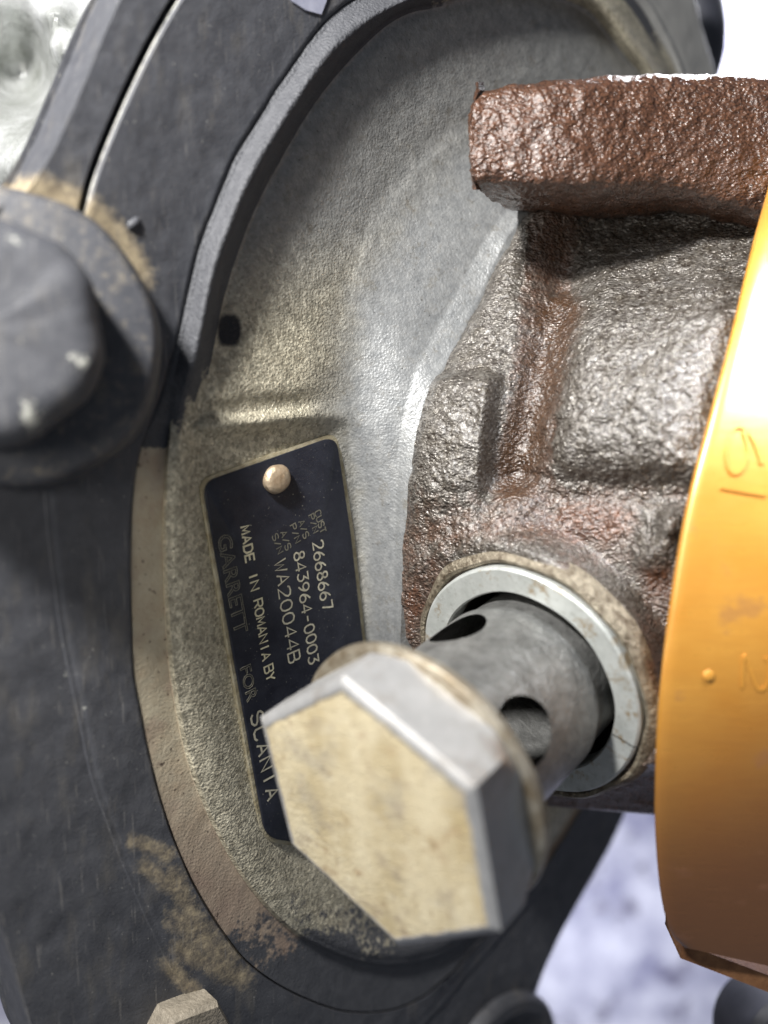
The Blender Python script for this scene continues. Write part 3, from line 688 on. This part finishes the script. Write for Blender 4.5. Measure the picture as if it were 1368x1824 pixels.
def hole_dir(px):
    r_ = ray(np.array(px, float)); r_ /= np.linalg.norm(r_); o = CAM - PC
    dm = r_ - (r_ @ m) * m; om = o - (o @ m) * m
    a, b, c = dm @ dm, 2 * dm @ om, om @ om - RS * RS
    disc = b * b - 4 * a * c
    t = (-b - math.sqrt(max(disc, 0))) / (2 * a); p = o + r_ * t
    return p @ m, (p - (p @ m) * m) / np.linalg.norm(p - (p @ m) * m)
def drill(tpos, d, rad, deep):
    V, F = lathe(PC + m * tpos, d, [(rad * .80, deep), (rad * .80, RS - .34), (rad * 1.14, RS + .0), (rad * 1.25, RS + .5)], 40)
    return mk("drill", V, F, m_steel)
bpy.context.view_layer.update()
cut = []
for px, rad in (((938, 1303), .50), ((814, 1118), .44)):
    tp, d = hole_dir(px); cut.append(drill(tp, d, rad, -1.2))
V, F = lathe(PC, m, [(.36, -1.6), (.36, 2.6)], 48); cut.append(mk("drill", V, F, m_steel))
for i, cobj in enumerate(cut):
    md = shank.modifiers.new("b", 'BOOLEAN'); md.operation = 'DIFFERENCE'; md.object = cobj; md.solver = 'EXACT'
dg = bpy.context.evaluated_depsgraph_get(); dg.update()
nm_ = bpy.data.meshes.new_from_object(shank.evaluated_get(dg)); shank.modifiers.clear(); shank.data = nm_; nm_.name = "bolt_shank"
for cobj in cut: bpy.data.objects.remove(cobj)
nm_.polygons.foreach_set('use_smooth', [True] * len(nm_.polygons)); nm_.update()
ed = {}
for p in nm_.polygons:
    for k in p.edge_keys: ed.setdefault(k, []).append(p.index)
for e in nm_.edges:
    f = ed.get(tuple(sorted(e.vertices)), [])
    if len(f) == 2 and nm_.polygons[f[0]].normal.dot(nm_.polygons[f[1]].normal) < .86: e.use_edge_sharp = True

# ------------------------------------------------------------------ golden clamp band on the right
def mat_gold():
    s = M("heat_tinted_band")
    st = s.map((.45, 3.0, 1), (0, 0, 1.45)); br = s.noise(4, 4, .6, vec=st)
    c = s.mix(s.ramp(s.noise(.55, 4, .6), (.32, 0.0), (.68, 1.0)), (.57, .245, .028), (.65, .325, .055))
    c = s.mix(s.math('MULTIPLY', s.ramp(br, (.35, 0.0), (.7, 1.0)), .35), c, (.46, .20, .028))
    c = s.mix(s.attr('brown'), c, (.15, .058, .024))  # brown stands in for light falling off down the band
    pat = s.ramp(s.noise(1.1, 4, .65), (.60, 0.0), (.68, 1.0)); c = s.mix(s.math('MULTIPLY', pat, .4), c, (.28, .12, .06))
    return s.out(c, s.ramp(br, (.3, .26), (.7, .38)), .35, s.bump(br, .012, .3), coat=1.0)
m_gold = mat_gold()
band = None
LE = catmull([(1445, 60), (1405, 200), (1368, 335), (1335, 455), (1300, 600), (1262, 745), (1222, 900), (1192, 1080), (1172, 1260), (1166, 1420), (1170, 1530), (1180, 1610), (1196, 1662), (1220, 1688)], 160)
ss = np.r_[0, .006, .02, np.linspace(.05, 1, 40)]
def band_body():
    GX = []
    for k in range(160):
        lx, ly = LE[k]; ry = ly + (40 if k < 150 else 40 + (k - 150) * 3.5)
        GX.append(np.stack([lx + ss * 520, ly + ss * (ry - ly) * 1.6], -1))
    GX = np.stack(GX); Z = band_z(GX[..., 1]) - .10 * np.exp(-ss / .008)[None, :] + .18 * ss[None, :]
    return GX, Z
GX, Z = band_body(); Gb = at_z(GX, Z)
band = thing("clamp_band", tuple(Gb[80, 20] - np.array([0, 0, 1])), "golden brown heat tinted clamp band with stamped characters at the right edge", "clamp")
V, F = solid_sheet(Gb, (.18, 0, -.42))
brown = sstep(1120, 1640, GX[..., 1] + (GX[..., 0] - 1200) * .35) * .92  # light falloff painted into the colour towards the strap's lower end
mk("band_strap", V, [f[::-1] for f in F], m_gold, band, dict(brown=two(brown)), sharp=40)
# stamped characters, raised from the strap
def emboss(txt, a, b, hpx, wd, parent):
    a, b = np.array(a, float), np.array(b, float); t = b - a; L = np.linalg.norm(t); t /= L; pr = np.array([t[1], -t[0]])
    units = len(txt) * 5.5 - 1.5
    for i, ch in enumerate(txt):
        V2, F2 = [], []
        for st in GL[ch]:
            pts = catmull(np.array([((i * 5.5 + px) * L / units, py * hpx / 6) for px, py in st]), 40) if len(st) > 2 else np.array([((i * 5.5 + px) * L / units, py * hpx / 6) for px, py in st])
            ribbon(pts, wd, V2, F2)
        V2 = np.array(V2); Q = a + V2[:, :1] * t + V2[:, 1:] * pr
        zz = band_z(Q[:, 1]) + .18 * (Q[:, 0] - 1200) / 520; k = len(Q)
        c2 = Q.copy()
        top = at_z(c2, zz + .022); bot = at_z(c2, zz - .05)
        Vv = np.vstack([top, bot]); Fv = list(F2)
        for f in F2:
            a0, a1, a2, a3 = f
            Fv += [(a0, a2 + 0, a2 + k, a0 + k) if False else (a0, k + a0, k + a3, a3), (a1, a2, k + a2, k + a1)]
        for q0 in (0, len(V2) - 2): Fv.append((q0, q0 + 1, q0 + 1 + k, q0 + k))
        mk("stamped_character", Vv, Fv, m_gold, parent, sharp=30)
strap = band.children[0]
emboss("6", (1300, 757), (1292, 842), 64, 5.5, strap)
emboss("I", (1288, 845), (1280, 890), 82, 6, strap)
emboss("2", (1327, 1168), (1322, 1226), 46, 5.5, strap)
V, F = lathe(at_z([1262, 1203], band_z(1203) + .02), (0, 0, 1), [(.09, -.06), (.085, .03), (.05, .05)], 16)
mk("stamped_dot", V, F, m_gold, strap)
# lip under the end of the band
lip2 = np.array([(1216, 1680), (1370, 1738), (1560, 1810), (1560, 1850), (1370, 1768), (1212, 1707)], float)
zl_ = band_z(1690) - .35
top = at_z(lip2, np.full(6, zl_)); bot = top + np.array([.1, .05, -1.3]); V = np.vstack([top, bot])
F = [(0, 1, 2, 3, 4, 5)[::-1], (6, 7, 8, 9, 10, 11)] + [(i, (i + 1) % 6, 6 + (i + 1) % 6, 6 + i) for i in range(6)]
mk("band_lip", V, F, mat_simple("brown_lip", (.13, .055, .025), (.26, .13, .06), 3, .4, .5, 8, .03), band, sharp=20)

# ------------------------------------------------------------------ bolts on the flange
m_dark = m_flange
BN = np.array([.30, -.06, .95]); BN /= np.linalg.norm(BN)
bz = on(BC, .1)
s0 = D / (D - bz[2])
V, F = lathe(bz, BN, [(2.85 / s0, -1.2), (2.68 / s0, -.1), (2.60 / s0, .08), (2.54 / s0, .15), (2.46 / s0, .18), (1.2, .19)], 120, rad=lambda th, k, r: r + .02 * np.sin(3 * th) + .015 * np.sin(8 * th))
boss_t = gauss(np.linalg.norm((V - bz) - ((V - bz) @ BN)[:, None] * BN, axis=1), 0, 2.72 / s0, 1, .05) * (((V - bz) @ [.4, .9, 0]) > .3) * .5 + .28
mk("bolt_boss", V, F, m_flange, turbo, dict(tan=boss_t, chip_glint=np.zeros(len(V))), sharp=40)
fb = thing("flange_bolt", tuple(bz), "big dark painted bolt with chipped corners at the left edge of the flange", "bolt")
hb = on(np.array([-20., 604.]), .1) + BN * .2; s1 = D / (D - hb[2])
R1 = 2.02 / s1
hp2 = [(.02, 1.0), (.5, 1.0), (.72, 1.0), (.83, .97), (.93, .88), (.985, .74), (1.0, .55), (1.0, .2), (1.0, -.1)]
th = np.linspace(0, 2 * np.pi, 120, endpoint=False)
def soft_hex(th, k, r):
    a = (th + .35) % (np.pi / 3) - np.pi / 6; h = math.cos(math.pi / 6) / np.cos(a)
    return R1 * r * np.minimum(h * 1.10, 1.0)
V, F = lathe(hb, BN, hp2, 120, rad=soft_hex); V = V + (.04 * nz(V, 1.6, 3, 12))[:, None] * BN
pv = proj(V); chip_glint = np.maximum(.80 * gauss(pv[:, 0], pv[:, 1], 60, 742, 40, 42), .74 * gauss(pv[:, 0], pv[:, 1], 142, 645, 34, 32))
chip_glint = np.maximum(chip_glint, .55 * gauss(pv[:, 0], pv[:, 1], 10, 430, 90, 26)); chip_glint = np.maximum(chip_glint, .5 * gauss(pv[:, 0], pv[:, 1], 95, 520, 24, 20))
mk("bolt_head", V, F, m_flange, fb, dict(tan=np.zeros(len(V)), chip_glint=chip_glint), sharp=40)
V, F = lathe(hb, BN, [(R1 * .6, .1), (R1 * .6, -1.2)], 40); mk("bolt_shank", V, F, m_flange, fb, dict(tan=np.zeros(len(V)), chip_glint=np.zeros(len(V))))

m_nut = mat_simple("worn_nut", (.16, .14, .11), (.33, .29, .23), 3, .5, .2, 14, .05)
nc = on(np.array([318., 1850.]), .1)
nut = thing("flange_nut", tuple(nc), "worn tan hexagon nut at the bottom edge of the flange", "nut")
def nut_rad(th, k, r):
    a = (th + 1.05) % (np.pi / 3) - np.pi / 6; return r * math.cos(math.pi / 6) / np.cos(a)
V, F = lathe(nc, n, [(.9, -.2), (.9, .42), (.84, .52), (.30, .55), (.28, .2)], 96, rad=nut_rad); mk("nut_body", V, F, m_nut, nut, sharp=25)
V, F = lathe(nc, n, [(.28, -.3), (.28, .50), (.24, .56)], 32); mk("stud", V, F, m_nut, nut, sharp=30)

# dark round boss low on the disc, dark pipe upper right, dark knob lower right
bc2 = on(np.array([880., 1905.]), .0)
V, F = lathe(bc2, n, [(2.0, -1.0), (1.95, .25), (1.85, .38), (1.6, .42), (1.45, .30), (1.25, .30), (1.1, .55), (.9, .62)], 80)
mk("lower_boss", V, F, m_flange, turbo, dict(tan=np.zeros(len(V)), chip_glint=np.zeros(len(V))), sharp=40)
def tube(pts, r, mm=24):
    pts = np.asarray(pts, float); t = np.gradient(pts, axis=0); V = []
    th = np.linspace(0, 2 * np.pi, mm, endpoint=False)
    for p, d in zip(pts, t):
        _, a, b = frame(d, (0, 0, 1)); V.append(p + r * (np.cos(th)[:, None] * a + np.sin(th)[:, None] * b))
    return np.stack(V).reshape(-1, 3), grid_faces(len(pts), mm, wrap=True)
m_rubber = mat_simple("dark_rubber", (.018, .020, .028), (.04, .042, .055), 1.2, .5, 0)
pp = at_z(catmull([(1180, -160), (1215, -60), (1238, 10), (1244, 70), (1225, 140), (1150, 220)], 30), np.full(30, -9.))
V, F = tube(pp, .72); mk("rubber_hose", V, F, m_rubber, label="blurred dark hose behind the flange at the upper right corner", cat="hose")
kc = at_z([1418, 1868], -3.0)
V, F = lathe(kc, (.1, .1, 1), [(1.15, -1.5), (1.15, .1), (1.0, .3), (.6, .36)], 60); mk("rubber_plug", V, F, m_rubber, label="black round plug under the clamp band at the lower right corner", cat="plug")

# small things on the flange: a casting nub and a pale scrap at the top edge
nb = on(np.array([237., 398.]), .1)
V, F = lathe(nb, n, [(.11, -.05), (.10, .03), (.07, .07), (.02, .09)], 14, rad=lambda th, k, r: r * (1 + .3 * np.sin(2 * th)))
mk("casting_nub", V, F, m_flange, turbo, dict(tan=np.zeros(len(V)), chip_glint=np.zeros(len(V))))
sc2 = np.array([(500, -30), (520, 2), (545, 18), (573, 26), (582, 2), (590, -30)], float)
V, F = slab(sc2, .135, .03, .008)
mk("plastic_scrap", V, F, mat_simple("pale_plastic", (.22, .23, .30), (.34, .35, .43), 3, .3, 0), loc=tuple(on(sc2.mean(0), .1)), label="pale bluish scrap stuck on the grey flange at the top edge", cat="scrap")
